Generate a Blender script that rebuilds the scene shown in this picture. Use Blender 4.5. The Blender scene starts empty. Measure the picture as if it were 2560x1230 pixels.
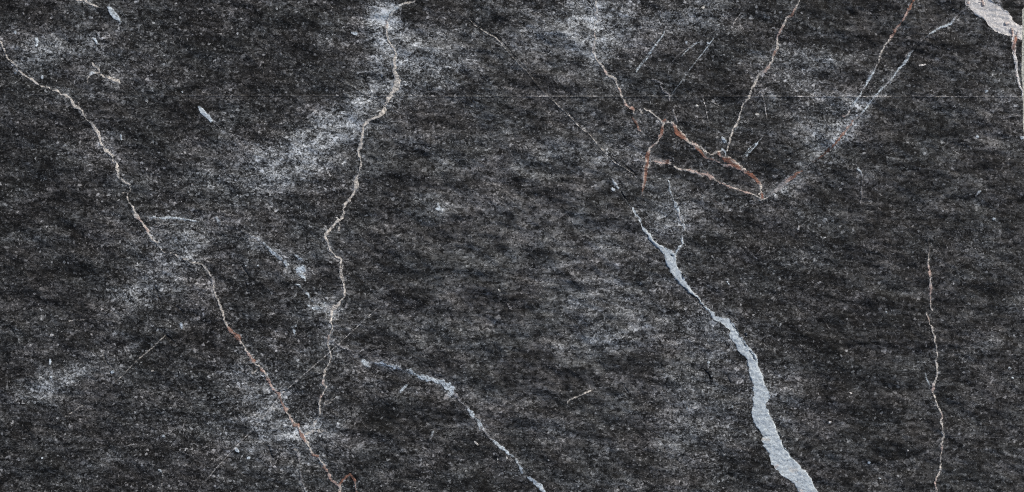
import bpy, math
import numpy as np

# ------------------------------------------------------------------ camera, sky, sun, exposure
scene = bpy.context.scene
MM = 0.0005            # one millimetre-ish unit of the slab drawing = half a millimetre
TOP = 0.030            # slab thickness
cam_data = bpy.data.cameras.new("camera")
cam_data.sensor_width = 36.0
DIST = 2.2
cam_data.lens = 36.0 * DIST / (2560 * MM)
cam_data.clip_start = 0.05
cam_data.clip_end = 200.0
cam = bpy.data.objects.new("camera", cam_data)
scene.collection.objects.link(cam)
cam.location = (0, 0, TOP + DIST)
scene.camera = cam

SUN_EL, SUN_AZ = math.radians(30), math.radians(50)      # azimuth clockwise from +Y: light from the upper right
world = bpy.data.worlds.new("World")
scene.world = world
world.use_nodes = True
wn = world.node_tree
sky = wn.nodes.new("ShaderNodeTexSky")
sky.sky_type = 'NISHITA'
sky.sun_disc = False
sky.sun_elevation = SUN_EL
sky.sun_rotation = SUN_AZ
sky.air_density = 1.0
sky.dust_density = 4.0
sky.ozone_density = 1.0
bg = wn.nodes["Background"]
bg.inputs["Strength"].default_value = 0.10
wn.links.new(sky.outputs[0], bg.inputs[0])

sd = bpy.data.lights.new("sun", 'SUN')
sd.energy = 2.2
sd.angle = math.radians(10)
sd.color = (1.0, 0.965, 0.92)
sun = bpy.data.objects.new("sun", sd)
scene.collection.objects.link(sun)
sun.rotation_euler = (math.pi / 2 - SUN_EL, 0, math.pi - SUN_AZ)
sun.location = (1.5, 1.5, 2)

scene.view_settings.view_transform = 'Standard'
scene.view_settings.look = 'None'
scene.view_settings.exposure = 0.0
scene.view_settings.gamma = 1.0
scene.cycles.pixel_filter_type = 'BLACKMAN_HARRIS'
scene.cycles.filter_width = 1.0
scene.cycles.use_denoising = False      # keeps the stone's finest grain

# ------------------------------------------------------------------ noise
def _hash(ix, iy, seed):
    h = (ix.astype(np.uint32) * np.uint32(374761393) + iy.astype(np.uint32) * np.uint32(668265263)
         + np.uint32((seed * 1442695041) & 0xffffffff))
    h = (h ^ (h >> np.uint32(13))) * np.uint32(1274126177)
    h = h ^ (h >> np.uint32(16))
    return (h & np.uint32(0xffffff)).astype(np.float32) / 16777215.0

def vnoise(X, Y, sx, sy, seed):
    x = X / sx + 1000.0; y = Y / sy + 1000.0
    ix = np.floor(x).astype(np.int64); iy = np.floor(y).astype(np.int64)
    fx = (x - ix).astype(np.float32); fy = (y - iy).astype(np.float32)
    fx = fx * fx * (3 - 2 * fx); fy = fy * fy * (3 - 2 * fy)
    a = _hash(ix, iy, seed); b = _hash(ix + 1, iy, seed)
    c = _hash(ix, iy + 1, seed); d = _hash(ix + 1, iy + 1, seed)
    return (a + (b - a) * fx) * (1 - fy) + (c + (d - c) * fx) * fy     # 0..1

def fbm(X, Y, sx, sy, seed, octs=3, gain=0.5):
    t = 0; a = 1.0; s = 0
    for o in range(octs):
        t = t + a * (vnoise(X, Y, sx / 2 ** o, sy / 2 ** o, seed + o * 17) - 0.5)
        s += a; a *= gain
    return (t / s * 2).astype(np.float32)                              # about -1..1

def sstep(a, b, x):
    t = np.clip((x - a) / (b - a), 0, 1)
    return t * t * (3 - 2 * t)

# ------------------------------------------------------------------ grid of the slab's top (drawing units, y down)
STEP = 2.0
def axis(lo, hi, ext_lo, ext_hi):
    core = np.arange(lo, hi + 0.01, STEP)
    left = []; s = STEP; p = lo
    while p > ext_lo:
        s = min(s * 1.12, 9.0); p -= s; left.append(p)
    right = []; s = STEP; p = hi
    while p < ext_hi:
        s = min(s * 1.12, 9.0); p += s; right.append(p)
    return np.array(left[::-1] + list(core) + right)
xs = axis(-10, 2560, -330, 0)
ys = axis(-10, 1240, -330, 1560)
NX, NY = len(xs), len(ys)
X, Y = np.meshgrid(xs, ys)
X = X.astype(np.float32); Y = Y.astype(np.float32)

# small wobble that every drawn line follows
WX = fbm(X, Y, 12, 12, 11, 2) * 3.6 + fbm(X, Y, 5, 5, 12, 1) * 1.5 + fbm(X, Y, 30, 30, 15, 1) * 2.5
WY = fbm(X, Y, 12, 12, 13, 2) * 3.6 + fbm(X, Y, 5, 5, 14, 1) * 1.5 + fbm(X, Y, 30, 30, 16, 1) * 2.5

pig = np.zeros((NY, NX, 3), np.float32)      # mineral colour (linear)
alp = np.zeros((NY, NX), np.float32)         # how much of it
crk = np.zeros((NY, NX), np.float32)         # open crack / pit
hgt = np.zeros((NY, NX), np.float32)         # relief (drawing units)
glow = np.zeros((NY, NX), np.float32)        # pale mineral haze in the rock
part = np.full((NY, NX), -1, np.int32)       # which part a vertex belongs to
PARTS = []                                   # (name, label, parent index)

COL = dict(w=(.92, .915, .91), b=(.81, .86, .895), B=(.72, .78, .84), c=(.82, .805, .78), g=(.62, .62, .63),
           r=(.56, .42, .365), R=(.60, .415, .345), p=(.76, .68, .65), d=(.30, .215, .19), W=(.92, .92, .90), k=(.1, .1, .1))
COL = {k: np.array(v, np.float32) ** 2.2 for k, v in COL.items()}

def parse(s):
    pts = []; w = 2.0; c = 'c'; a = 1.0
    for tok in s.split():
        f = tok.split(',')
        x, y = float(f[0]), float(f[1])
        for g in f[2:]:
            if g in COL: c = g
            elif g.startswith('a'): a = float(g[1:])
            else: w = float(g)
        pts.append((x, y, w, COL[c], a))
    return pts

SLIM = 0.74
def raster(pts, wob, pad):
    """signed value (half width minus distance), colour and strength along the line"""
    S = np.full((NY, NX), -99, np.float32)
    C = np.zeros((NY, NX, 3), np.float32); A = np.zeros((NY, NX), np.float32)
    if len(pts) == 1: pts = [pts[0], (pts[0][0] + .5,) + pts[0][1:]]
    bb = [9e9, -9e9, 9e9, -9e9]
    for (x0, y0, w0, c0, a0), (x1, y1, w1, c1, a1) in zip(pts[:-1], pts[1:]):
        m = max(w0, w1) + pad + 6
        i0 = np.searchsorted(xs, min(x0, x1) - m); i1 = np.searchsorted(xs, max(x0, x1) + m)
        j0 = np.searchsorted(ys, min(y0, y1) - m); j1 = np.searchsorted(ys, max(y0, y1) + m)
        if i0 >= i1 or j0 >= j1: continue
        sl = (slice(j0, j1), slice(i0, i1))
        bb = [min(bb[0], j0), max(bb[1], j1), min(bb[2], i0), max(bb[3], i1)]
        px = X[sl] + WX[sl] * wob; py = Y[sl] + WY[sl] * wob
        dx, dy = x1 - x0, y1 - y0
        t = np.clip(((px - x0) * dx + (py - y0) * dy) / (dx * dx + dy * dy + 1e-6), 0, 1)
        d = np.hypot(px - x0 - t * dx, py - y0 - t * dy)
        w = w0 + (w1 - w0) * t
        s = w * (SLIM + (.98 - SLIM) * np.clip((w - 3) / 7, 0, 1)) - d
        up = s > S[sl]
        S[sl] = np.where(up, s, S[sl])
        A[sl] = np.where(up, a0 + (a1 - a0) * t, A[sl])
        for k in range(3):
            C[sl + (k,)] = np.where(up, c0[k] + (c1[k] - c0[k]) * t, C[sl + (k,)])
    if bb[0] > bb[1]: bb = [0, 1, 0, 1]
    return S, C, A, (slice(bb[0], bb[1]), slice(bb[2], bb[3]))

def blend(sl, S, C, A, soft, amp, lift):
    a = sstep(-soft * 1.9, soft * 1.5, S[sl]) * np.clip(A[sl] * amp, 0, 1)
    old = alp[sl]
    tot = np.maximum(a + old * (1 - a), 1e-4)
    for k in range(3):
        pig[sl + (k,)] = (C[sl + (k,)] * a + pig[sl + (k,)] * old * (1 - a)) / tot
    alp[sl] = np.where(tot > 2e-4, tot, 0)
    hgt[sl] += lift * a

NOISE_EDGE = fbm(X, Y, 11, 9, 31, 3, .8) * 2.0

def claim(sl, mask, name, label, parent):
    if name is None: return None
    PARTS.append((name, label, parent))
    idx = len(PARTS) - 1
    part[sl][mask] = idx
    return idx

SPLIT = ('iron_stain', 'hairline_crack', 'edge_crack', 'scratch')
def vein(s, name='calcite_vein', label=None, wob=1.0, soft=1.6, amp=1.0, lift=0.6, halo=0.10, halo_r=12, parent=None, ragged=1.0, grow=0.6, own=None):
    total = None
    idx = own
    segs = s.split('|')
    if name in SPLIT and len(segs) > 1: label = None
    if name == 'iron_stain': amp *= .82
    for seg in segs:
        if name in SPLIT and own is None: idx = None
        pts = parse(seg)
        S, C, A, sl = raster(pts, wob, halo_r + 4)
        Sr = S.copy(); Sr[sl] += NOISE_EDGE[sl] * ragged
        blend(sl, Sr, C, A, soft, amp, lift)
        glow[sl] += 2.4 * halo * np.exp(np.clip(S[sl], -80, 0) / (halo_r * .55)) * A[sl]
        m = (S[sl] > -grow) & (A[sl] * amp > 0.25)
        if idx is None: idx = claim(sl, m, name, label, parent)
        elif idx >= 0: part[sl][m] = idx
    return idx

def poly(pts, colour, name, label, wob=1.0, soft=1.5, lift=0.8, amp=1.0, ragged=1.0):
    pts = [(float(a), float(b)) for a, b in (p.split(',') for p in pts.split())]
    px = [p[0] for p in pts]; py = [p[1] for p in pts]
    i0, i1 = np.searchsorted(xs, min(px) - 12), np.searchsorted(xs, max(px) + 12)
    j0, j1 = np.searchsorted(ys, min(py) - 12), np.searchsorted(ys, max(py) + 12)
    sl = (slice(j0, j1), slice(i0, i1))
    qx = X[sl] + WX[sl] * wob; qy = Y[sl] + WY[sl] * wob
    ins = np.zeros(qx.shape, bool); D = np.full(qx.shape, 1e9, np.float32)
    for (x0, y0), (x1, y1) in zip(pts, pts[1:] + pts[:1]):
        if y0 != y1:
            cr = ((y0 > qy) != (y1 > qy)) & (qx < (x1 - x0) * (qy - y0) / (y1 - y0) + x0)
            ins ^= cr
        dx, dy = x1 - x0, y1 - y0
        t = np.clip(((qx - x0) * dx + (qy - y0) * dy) / (dx * dx + dy * dy + 1e-6), 0, 1)
        D = np.minimum(D, np.hypot(qx - x0 - t * dx, qy - y0 - t * dy))
    S = np.full((NY, NX), -99, np.float32); S[sl] = np.where(ins, D, -D)
    C = np.zeros((NY, NX, 3), np.float32); C[:] = COL[colour]
    A = np.ones((NY, NX), np.float32)
    idx = claim(sl, S[sl] > -.5, name, label, None)
    S[sl] += NOISE_EDGE[sl] * ragged
    blend(sl, S, C, A, soft, amp, lift)
    return idx

def crack(s, name=None, label=None, wob=0.6, soft=1.0, amp=1.0, depth=5.0, parent=None):
    idx = None
    segs = s.split('|')
    if len(segs) > 1 and name != 'hairline_crack': label = None
    for k_, seg in enumerate(segs):
        if name in SPLIT: idx = None
        if k_: label = None
        pts = parse(seg)
        S, C, A, sl = raster(pts, wob, 4)
        a = sstep(-soft, soft, S[sl]) * np.clip(A[sl] * amp, 0, 1)
        crk[sl] = np.maximum(crk[sl], a)
        hgt[sl] -= depth * a
        m = (S[sl] > -.9) & (A[sl] * amp > .3)
        if name:
            if idx is None: idx = claim(sl, m, name, label, parent)
            else: part[sl][m] = idx
    return idx

def soft_patch(x, y, rx, ry, a, ang=0):
    c, s = math.cos(math.radians(ang)), math.sin(math.radians(ang))
    dx, dy = X - x, Y - y
    k = 1.3 if a > 0 else 1.0
    u = (dx * c + dy * s) / rx / k; v = (-dx * s + dy * c) / ry / k
    glow[:] += a * (1.18 if a > 0 else 1.15) * np.exp(-(u * u + v * v) ** .85 * 1.1)

# ------------------------------------------------------------------ pale clouds and dark patches in the rock
for p in [(958, 45, 34, 50, .55), (955, 110, 30, 60, .22), (1000, 170, 90, 90, .30), (1080, 130, 80, 50, .26), (1110, 180, 80, 40, .28),
          (930, 255, 90, 34, .34, -25), (850, 305, 80, 40, .36, -20), (720, 400, 120, 50, .40, -15), (790, 350, 80, 50, .30, -20),
          (640, 445, 100, 50, .20), (700, 450, 60, 30, .12), (570, 350, 110, 70, .10),
          (100, 105, 70, 26, .32), (220, 95, 70, 40, .2), (50, 145, 40, 30, .2), (350, 120, 120, 60, .13), (160, 160, 100, 50, .14),
          (370, 715, 95, 42, .36, -25), (450, 640, 70, 50, .24), (330, 740, 60, 25, .2, -20), (510, 770, 50, 60, .20, 30), (480, 590, 60, 40, .22),
          (235, 910, 90, 26, .2, -25), (80, 975, 110, 26, .26, -20), (170, 940, 60, 26, .18, -30), (120, 960, 60, 30, .10),
          (1090, 370, 110, 40, .18), (1340, 385, 90, 60, .20), (1200, 470, 200, 60, .08), (1430, 340, 80, 50, .12),
          (1300, 110, 110, 60, .22), (1478, 45, 70, 50, .46), (1390, 60, 100, 60, .22), (1488, 115, 34, 60, .22), (1450, 170, 60, 60, .14),
          (1650, 50, 90, 50, .2), (1760, 30, 60, 34, .3), (1560, 110, 70, 60, .16), (1590, 330, 60, 50, .22), (1530, 385, 60, 40, .22),
          (1980, 200, 80, 60, .26), (2040, 280, 80, 36, .22, -20), (2095, 315, 60, 34, .32, -30), (2060, 360, 40, 30, .26), (2010, 160, 80, 60, .12),
          (2140, 425, 60, 26, .16), (1720, 500, 70, 36, .26), (1630, 575, 50, 60, .22), (1680, 545, 60, 40, .18), (1960, 485, 70, 26, .22, -20),
          (1480, 855, 60, 24, .36), (1390, 870, 50, 24, .2), (1550, 840, 60, 30, .2), (1430, 775, 80, 46, .16), (1375, 1078, 46, 26, .44),
          (1740, 790, 90, 70, .22), (1800, 900, 70, 90, .22), (1750, 1100, 160, 90, .16), (1640, 1000, 120, 60, .08), (1960, 1000, 60, 60, .14),
          (1460, 640, 200, 100, .17), (1230, 560, 300, 150, .08), (1280, 662, 70, 14, .22), (1500, 720, 100, 60, .10),
          (560, 1085, 100, 50, .18), (700, 1050, 100, 60, .24), (790, 1078, 60, 18, .42, -10), (725, 1135, 70, 60, .2), (640, 1000, 80, 50, .18), (860, 1110, 60, 26, .14),
          (600, 930, 60, 26, .2, -25), (720, 860, 80, 60, .10), (660, 960, 50, 50, .12), (1080, 830, 120, 50, .12), (1180, 880, 50, 26, .18), (930, 960, 120, 60, .10),
          (250, 400, 80, 90, .12), (300, 600, 80, 40, .14), (730, 650, 70, 50, .2, 40), (815, 775, 60, 30, .26), (640, 620, 40, 30, .2), (810, 840, 40, 40, .16),
          (2440, 850, 60, 40, .12), (2040, 670, 80, 60, .14), (1960, 945, 60, 40, .18), (2510, 290, 50, 60, .18), (2460, 240, 60, 60, .10), (2440, 590, 60, 40, .08),
          (1580, 790, 120, 70, .1), (870, 700, 60, 60, .07), (960, 30, 22, 40, .35), (945, 45, 30, 14, .25), (1010, 12, 40, 8, .2), (2180, 240, 60, 14, .22, -50), (2110, 300, 80, 24, .22, -40), (2030, 410, 60, 20, .18, -40), (1950, 465, 40, 16, .22, -40), (1488, 100, 20, 60, .08), (1230, 1090, 16, 100, .12, -30), (1120, 975, 40, 26, .2), (1000, 925, 80, 18, .16, 15), (700, 650, 70, 16, .16, 40), (800, 765, 60, 16, .18, 10), (745, 1010, 20, 120, .12, -30), (400, 220, 60, 30, .10), (1090, 520, 26, 16, .3), (600, 560, 60, 50, .10), (100, 640, 80, 30, .07),
          (1720, 1010, 70, 80, .12), (1230, 1010, 80, 30, .1), (1080, 1105, 30, 50, .12, 20), (220, 380, 60, 40, .08), (1900, 120, 70, 50, .08), (530, 180, 40, 30, .05)]:
    soft_patch(*p)
for p in [(500, 130, 130, 50, -.16), (1040, 26, 80, 14, -.22), (780, 700, 90, 50, -.12), (640, 740, 80, 50, -.18), (80, 420, 110, 40, -.12),
          (110, 690, 130, 70, -.12), (1800, 250, 100, 90, -.12), (2170, 70, 150, 50, -.16), (2530, 40, 40, 40, -.22), (2120, 850, 160, 110, -.18), (2080, 900, 90, 60, -.10),
          (2200, 480, 110, 40, -.12), (1050, 1050, 110, 60, -.14), (450, 300, 90, 50, -.12), (680, 190, 120, 60, -.1), (1130, 720, 140, 60, -.08),
          (520, 850, 100, 60, -.1), (1650, 260, 60, 40, -.12), (1520, 270, 60, 30, -.10), (1000, 310, 80, 40, -.08), (1900, 700, 160, 80, -.08),
          (2050, 1130, 200, 60, -.06), (1180, 1200, 120, 40, -.08), (230, 700, 80, 40, -.08), (1780, 440, 70, 30, -.12), (60, 40, 110, 30, -.06),
          (2040, 20, 60, 34, -.16), (2330, 700, 200, 200, -.05), (380, 850, 120, 40, -.07), (950, 1040, 80, 60, -.05), (1060, 470, 120, 20, -.05)]:
    soft_patch(*p)

# ------------------------------------------------------------------ veins, traced where they run
slab_notes = {}
big = vein("1560,490,2,b,a.3 1573,508,2.5,a.35 1587,526,3.4,b,a.6 1597,545,3.6,a.55 1602,560,3,a.5 1612,579,3.4,a.75 1628,597,5,a.95 1640,610,6 1655,622,7 1668,634,8 1676,641,13 1677,655,12 1682,666,11 1695,690,9.5 1712,712,7 1722,728,5 "
           "1738,738,3.5,a.8 1748,750,3,a.75 1760,765,2.5 1772,777,2.5 1777,783,3,a1 1789,794,5 1806,803,7 1831,822,9.5 1838,841,11 1853,864,12 1871,883,12 1880,898,13.5 1882,917,11 1888,935,14 1896,957,13.5 "
           "1900,978,18 1902,992,20 1898,1011,15 1898,1029,20 1909,1053,19 1923,1076,19 1928,1095,22 1940,1120,20 1950,1144,25 1968,1166,25 1992,1188,21 2010,1206,21 2021,1228,20 2045,1270,20 2080,1340,17 2130,1430,11 2180,1560,6",
           label="wide bluish white calcite vein running down to the bottom edge", wob=.9, soft=1.3, lift=.9, halo=.06, ragged=1.6)
vein("1808,800,3,b,a.7 1818,797,3 1824,806,3", own=big, halo=0)
vein("1976,1172,5,c,a.5 1990,1176,4 | 1908,1095,3,c,a.8 1921,1097,3 | 1940,1166,4,p,a.6 1946,1162,3 | 2003,1227,4,p,a.55", own=-1, halo=0, lift=0)
corner = poly("2411,-330 2411,-8 2413,9 2426,20 2442,39 2463,49 2477,66 2488,77 2504,85 2520,88 2529,93 2543,96 2575,104 2575,66 2556,63 2545,61 2531,48 2515,30 2499,18 2486,11 2474,0 2462,-60 2470,-330",
              'w', 'calcite_vein', "thick white calcite vein with orange specks across the top right corner", wob=.8, lift=1.2)
tail = vein("2530,92,4,w 2534,108,6 2536,125,5 2535,140,4 2540,160,4 2545,185,4 2550,205,3.2 2556,222,3.5 2566,245,4", label="thin white vein tail hanging down from the corner vein", wob=.6, halo=.03)
vein("2490,20,4,g,a.6 2500,10,3 2496,6,4", own=-1, halo=.1)
vein("2420,9,3.5,r,a.9 | 2454,0,2.5,r,a.85 2457,13,2.5 | 2446,5,1.2,p,a.7 2456,2,1.2 | 2515,60,3,p,a.8 2521,58,3", 'iron_stain', "small orange stains on the thick corner vein", wob=.7, halo=0, parent=corner, lift=.2)
vein("2529,73,3,R,a.95 2528,90,2.5 | 2546,78,1.8,r,a.9 2538,94,3 | 2537,95,5,R,a1 2536,112,5 2535,122,4,r 2537,134,3,p,a.7 | 2541,186,2,p,a.5 2544,192,2", 'iron_stain', "bright orange stain where the vein tail leaves the corner vein", wob=.7, halo=0, parent=tail, lift=.2)

vein("1046,-4,2,c,a.9 1035,3 1015,7,2,a1 1003,12,2.2 990,20,2.6,b,a.9 983,30,2,c,a.9 978,38 971,45,2 968,52,2.4,c,a1 966,65,2.4 965,80,1.8 967,90 971,100,1.8 977,110 985,120,1.8,a.9 989,130,2,a1 991,136,2 988,143,4 984,151,4.6 "
     "986,158,3.6 985,168,3.6 984,178,4.6 989,190,5 993,205,6.5 993,215,7.5 985,226,5.5 976,236,5.5 970,246,5.5 966,255,4 959,265,4 962,275,5.5 955,284,4.6 943,290,3.8 930,296,4 918,306,4.4 908,318,4 906,330,3.6 905,345,3.4 903,358,3 "
     "902,365,5.5 896,374,4 898,382,2.6 900,390,1.4 903,402,1.5 902,412,1.4 899,420,1.1 897,435,1.1 893,445,2 890,455,5 890,465,4.8 886,475,3.8 883,484,3 878,493,2.6 870,503,2.8 862,513,2.6 858,525,2.6 860,535,2.6 855,545,2.8 848,552,3.4 838,560,3.6 "
     "828,570,4 821,580,4.4 815,591,4.2 817,600,4.4 819,607,3.2 823,615,1.4 825,623,1.8 833,632,1.6 842,641,1.5 852,650,1.3 853,665,1.5 851,680,2.4 853,695,1.7 858,710,1.7 861,720,2.2 861,730,3 862,737,1.3 855,745,1.3 849,755,2 "
     "845,763,3.4 838,768,5,a.8 828,776,2.6,a1 826,790,1.5 824,800,2.6 827,812,1.5 826,825,1.6 820,840,2,p 818,857,1.5,c 822,872,1.4 827,882,1.3 829,893,1.3 825,905,1.4 818,912,1.3 814,925,1.2 810,935,2,a.8 809,945,2.6 808,955,2,p "
     "815,968,1.8,c,a1 810,980,1.5 802,990,1.8,p 798,1000,2.4,c 797,1012,2.2 797,1030,2 796,1038,1.8 789,1050,1.2 783,1058,1.1 781,1070,1.1,a.8",
     label="long pale grey crooked vein winding down the left half of the slab", wob=.9, soft=1.3, halo=.1)
vein("853,650,1,c,a.8 857,665 855,680 860,698 863,712 | 850,560,1.3,c,a.9 848,570 847,576 | 840,543,2,W,a.8 845,548 | 812,1004,1.1,c,a.7 838,997 | 800,1014,1.1,a.6 820,1010 830,1004 | 870,1000,.9,a.4", own=-1, wob=.6, halo=0)
vein("940,38,9,b,a.38 958,44,10,a.5 968,36,7,b,a.5 1000,14,4,a.3 | 962,66,6,g,a.4 960,85,6,a.25 | 1000,160,5,g,a.3 1015,172,5,a.25", own=-1, soft=6, halo=.1, lift=0)
vein("964,52,2,p,a.7 965,62,2,r,a.35", own=-1, halo=0, lift=0)

vein("-60,20,1.6,c,a.9 0,98,2 5,108 8,118,1.8,a.8 16,138,1.8 24,150,1.5,a.6 34,162,2.4,a.8 43,170,2,a.8 50,180,2 60,185,2.3,a.9 70,193,2 80,200,2 90,208,2.6 102,214,3.6,a.7 115,216,1.5,a.8 128,221,1.8,a1 140,227,2.2 148,233,2.6 160,235,2.6 172,243,3.4 "
     "180,250,3.4 185,262,5 195,270,3.6 205,280,1.8 213,290,2.6 222,297,1.8 225,302,2.6 234,318,4 240,325,5 246,335,4.4 248,350,2.6 254,362,2.3 262,375,3.6 272,383,2.8 279,388,4.2 278,400,3.4 290,410,1.8 290,420,2 294,435,4,a.8 300,445,4 306,450,1.2,a.9 312,455,1.4 "
     "325,463,1.8 327,470,1.8 325,480,2,a1 320,487,1.9 321,498,1.8 328,512,2 335,523,2.8 342,537,3.2 350,550,3.6,p 358,560,2.8,c 367,573,3.6,p 370,585,2.4,c 378,595,1.9 388,605,1.5 397,618,1.3 404,628,1.1 415,634,1,a.3 435,636,1.5,a.6 450,644,1.7,a.8 465,648,2 "
     "485,656,1.6 497,658,2.4 512,668,2.8 520,680,2.8 530,695,3.6,g,a.8 533,710,3.4 535,717,2,c,a.9 537,735,1.8 545,747,1.8 549,765,2.6 555,780,2.3 562,800,2.4 570,815,2,a1 577,826,3,p 592,842,3 605,858,2.6,c 615,872,2.6 625,885,3.6,p 630,898,3 638,912,2.4,c 648,916,2.2 655,926,2.6,p "
     "663,938,2.6,c 671,951,3.2,p 680,965,2.8 688,978,3,p 697,990,3.4 703,1005,3.2,r 712,1020,3.4,p 722,1035,2.6,c 732,1050,2.8,p 740,1060,2.6,c 747,1066,3.2,p 752,1080,4 757,1095,4.6 765,1107,3.2,c 775,1125,2.2 785,1139,2.6,p 797,1141,1.8,r 800,1150,1.7,c 806,1162,2.2 812,1170,2.6,p 820,1178,2.6 828,1192,2.2 "
     "840,1205,2.4 850,1216,2.4",
     label="long thin cream vein with reddish spots running from the left edge to the bottom", wob=1.0, soft=1.3, ragged=1.7, halo=.1)
left_idx = len(PARTS) - 1
vein("573,822,5,r,a.85 581,828,5 | 588,836,6,r,a.9 597,846,7 | 622,884,3,p,a.8 630,890,4 | 626,899,4.5,r,a.95 634,899,4 | 650,925,2.4,r,a.8 656,932,2.4 | 668,946,2.4,r,a.7 674,957,2.4 | 694,985,3.2,r,a.9 699,996,3.2 | 711,1018,3.4,r,a.8 716,1026,3 "
     "| 737,1061,2.6,r,a.9 748,1063,2 | 751,1079,4,r,a.9 756,1092,4.6 760,1102,4 | 782,1139,2.4,r,a.9 790,1142,2.4 797,1140,1.6 | 808,1168,2,r,a.9 816,1174,2.2 | 828,1196,2,r,a.6 835,1203,2", 'iron_stain', "reddish stains along the thin cream vein", wob=.9, halo=0, parent=left_idx, lift=.1, ragged=2)
vein("851,1234,2.4,p,a1 852,1222,3,c 852,1210,3.4,r 857,1200,2.6 868,1190,2.8 875,1187,2.4 882,1195,2.6 888,1203,3.2 890,1212,1.3,p,a.7 892,1234,2,r", 'rust_vein', "small rust red arch shaped vein at the bottom edge", wob=.8, halo=.05)
vein("200,355,1.2,g,a.5 215,332,1,a.0 | 186,336,1.3,g,a.5 205,332 225,330 | 287,440,1,g,a.6 291,456 | 304,483,1,c,a.6 320,482 | 197,255,1,c,a.6 200,262 196,268 | 170,225,1,a.5 176,232,1 | 630,920,3.5,g,a.45 605,930,3.5 580,940,3,a.25 550,950,2,a.1 | 634,922,1.2,c,a.7 628,935 638,930 645,920", own=-1, wob=.7, halo=.05)

vein("1491,-4,1.2,c,a.8 1487,10,1.3 1490,22,2,a.6 1488,36,3.5,g,a.55 1492,46,3,a.5 1494,54,1.2,c,a.8 1484,60,1.4,a.8 1485,80,1.8,p,a.7 1487,95,2.6,c,a.7 1485,108,3.4,g,a.7 1482,122,3.2 1486,138,2,c,a.8 1493,148,2 1502,160,1.8,a1 1509,170,2.8 1512,180,3.2,p 1520,188,3,c 1530,193,3.3 1538,200,2.8 1543,212,1.5 "
     "1550,225,2,p 1555,240,1.5,c 1562,252,1.5 1565,262,2.8,p 1571,268,3.2 1580,274,3.2,r,a.8 1583,281,2,c,a.8", label="thin cream vein descending from the top edge right of the middle", wob=.8, halo=.08)
vein("1583,290,1.8,d,a.7 1590,305,3.2,r,a.6 1596,316,3 1602,328,2.6,p,a.7 1606,332,1,c,a.6", 'rust_vein', "short faint reddish vein piece below the thin cream vein", wob=.9, halo=.0)
vein("1594,273,1,c,a.8 1600,276 1603,283 | 1609,271,1.2,c,a1 1616,277,1.9 1625,277,1.9 1632,283,1.8 1640,288,1.8 1646,296,2.2 1652,304,2.4 1662,309,2 1670,306,1.5 1678,305,2 1683,308,2.4", 'calcite_vein', "short zigzag white vein joining the rust red veins at their top", wob=1, halo=.05)
m1 = vein("1683,308,3,p,a1 1687,320,5,r 1692,333,6.5,R 1702,341,5.5,r 1712,346,3.6 1722,355,2.4,c 1735,362,3,p 1745,370,4.4,r 1752,380,4.6 1760,390,3.6 1768,397,2.8,p 1780,400,2.2,d,a.8 1790,402,2.4,p,a.6 1805,410,3.4,g,a.5 1818,414,3.6,p,a.7 1826,414,4,r,a.9 1838,415,4,r,a1",
          'rust_vein', "rust red vein running diagonally between the two red branches", wob=.8, halo=.05, lift=.3)
vein("1797,381,4.2,r,a.9 1801,386,3.5,p 1807,389,2 | 1811,394,5,R,a1 1820,400,6.4,r 1833,407,4.8 1838,415,5.4 1850,421,6.4,R 1858,427,3,p 1868,431,4.8,r 1880,440,4.6,R 1888,447,3.8,r 1896,456,3.6 1901,464,2.2,c 1902,476,1.8,c 1907,484,4.2,r 1909,493,4.2,R 1905,500,2.6,p",
     'rust_vein', "brightest rust red vein, beaded and thick, ending at the sharp junction", wob=.9, halo=.05, lift=.4)
vein("1735,360,1.2,c,a.9 1750,368 1760,375 1772,383,1.3 1780,387 1788,382 1793,378 1799,376 1806,374,1.6,b 1812,379,1.8 1815,386,1.4 | 1726,350,1,p,a.7 1740,360,1 | 1690,312,1,c,a.8 1698,325 1700,336 1712,342 1722,350 | 1812,390,1,c,a.8 1822,393 1828,402 1835,407,2 1842,411,2.2 1852,415 1858,424,2.8,c 1866,427,1.4 | 1902,470,1.3,c 1900,484 1904,492 1904,501,2.2 | 1822,412,1.2,p,a.8 1836,420 1846,424 1856,427", own=-1, wob=1, halo=0)
vein("1658,303,3,r,a1 1662,300,3.5,a.7 1657,312,2,c,a1 1657,320,3,r 1654,332,3.4 1648,345,2.6,p 1643,356,2.2,c 1632,363,2.3,p 1624,374,2,c 1621,385,5.6,r 1619,395,5 1618,412,4.6 1614,430,4.6 1611,447,4.4 1608,462,4,a.85 1606,475,3.6,a.5 1603,495,2,d,a.25",
     'rust_vein', "rust red branch hanging straight down on the left of the red veins", wob=.6, halo=.04, lift=.3)
vein("1617,398,1.1,c,a1 1613,412 1610,428 1608,445 1606,468,1 | 1628,404,1.1,c,a1 1626,412 1620,419 | 1612,405,1,c,a.8 1617,404", own=-1, wob=.6, halo=0)
vein("1628,404,1.6,c,a1 1640,405,3,p 1655,409,2.4,p 1661,406,4.6,p 1669,406,5.6,r,a.8 1678,412,1.6,c,a.9 1690,419,1.4 1697,422,1.8 1705,424,3.2,p,a.7 1712,426,1.4,c,a.9 1722,426,1.8,p 1740,430,2.4 1755,436,2.2 1765,439,4,p 1775,445,3 1788,449,3.4,c,a.8 1800,456,2.4,p 1813,462,2 "
     "1825,469,3 1840,473,1.8,c 1855,477,1.9,p 1870,482,2.6,p 1885,487,1.8,c 1898,493,1.2 1905,501,2", 'rust_vein', "lower pinkish branch running flat towards the sharp junction", wob=.8, halo=.05, lift=.3)
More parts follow.
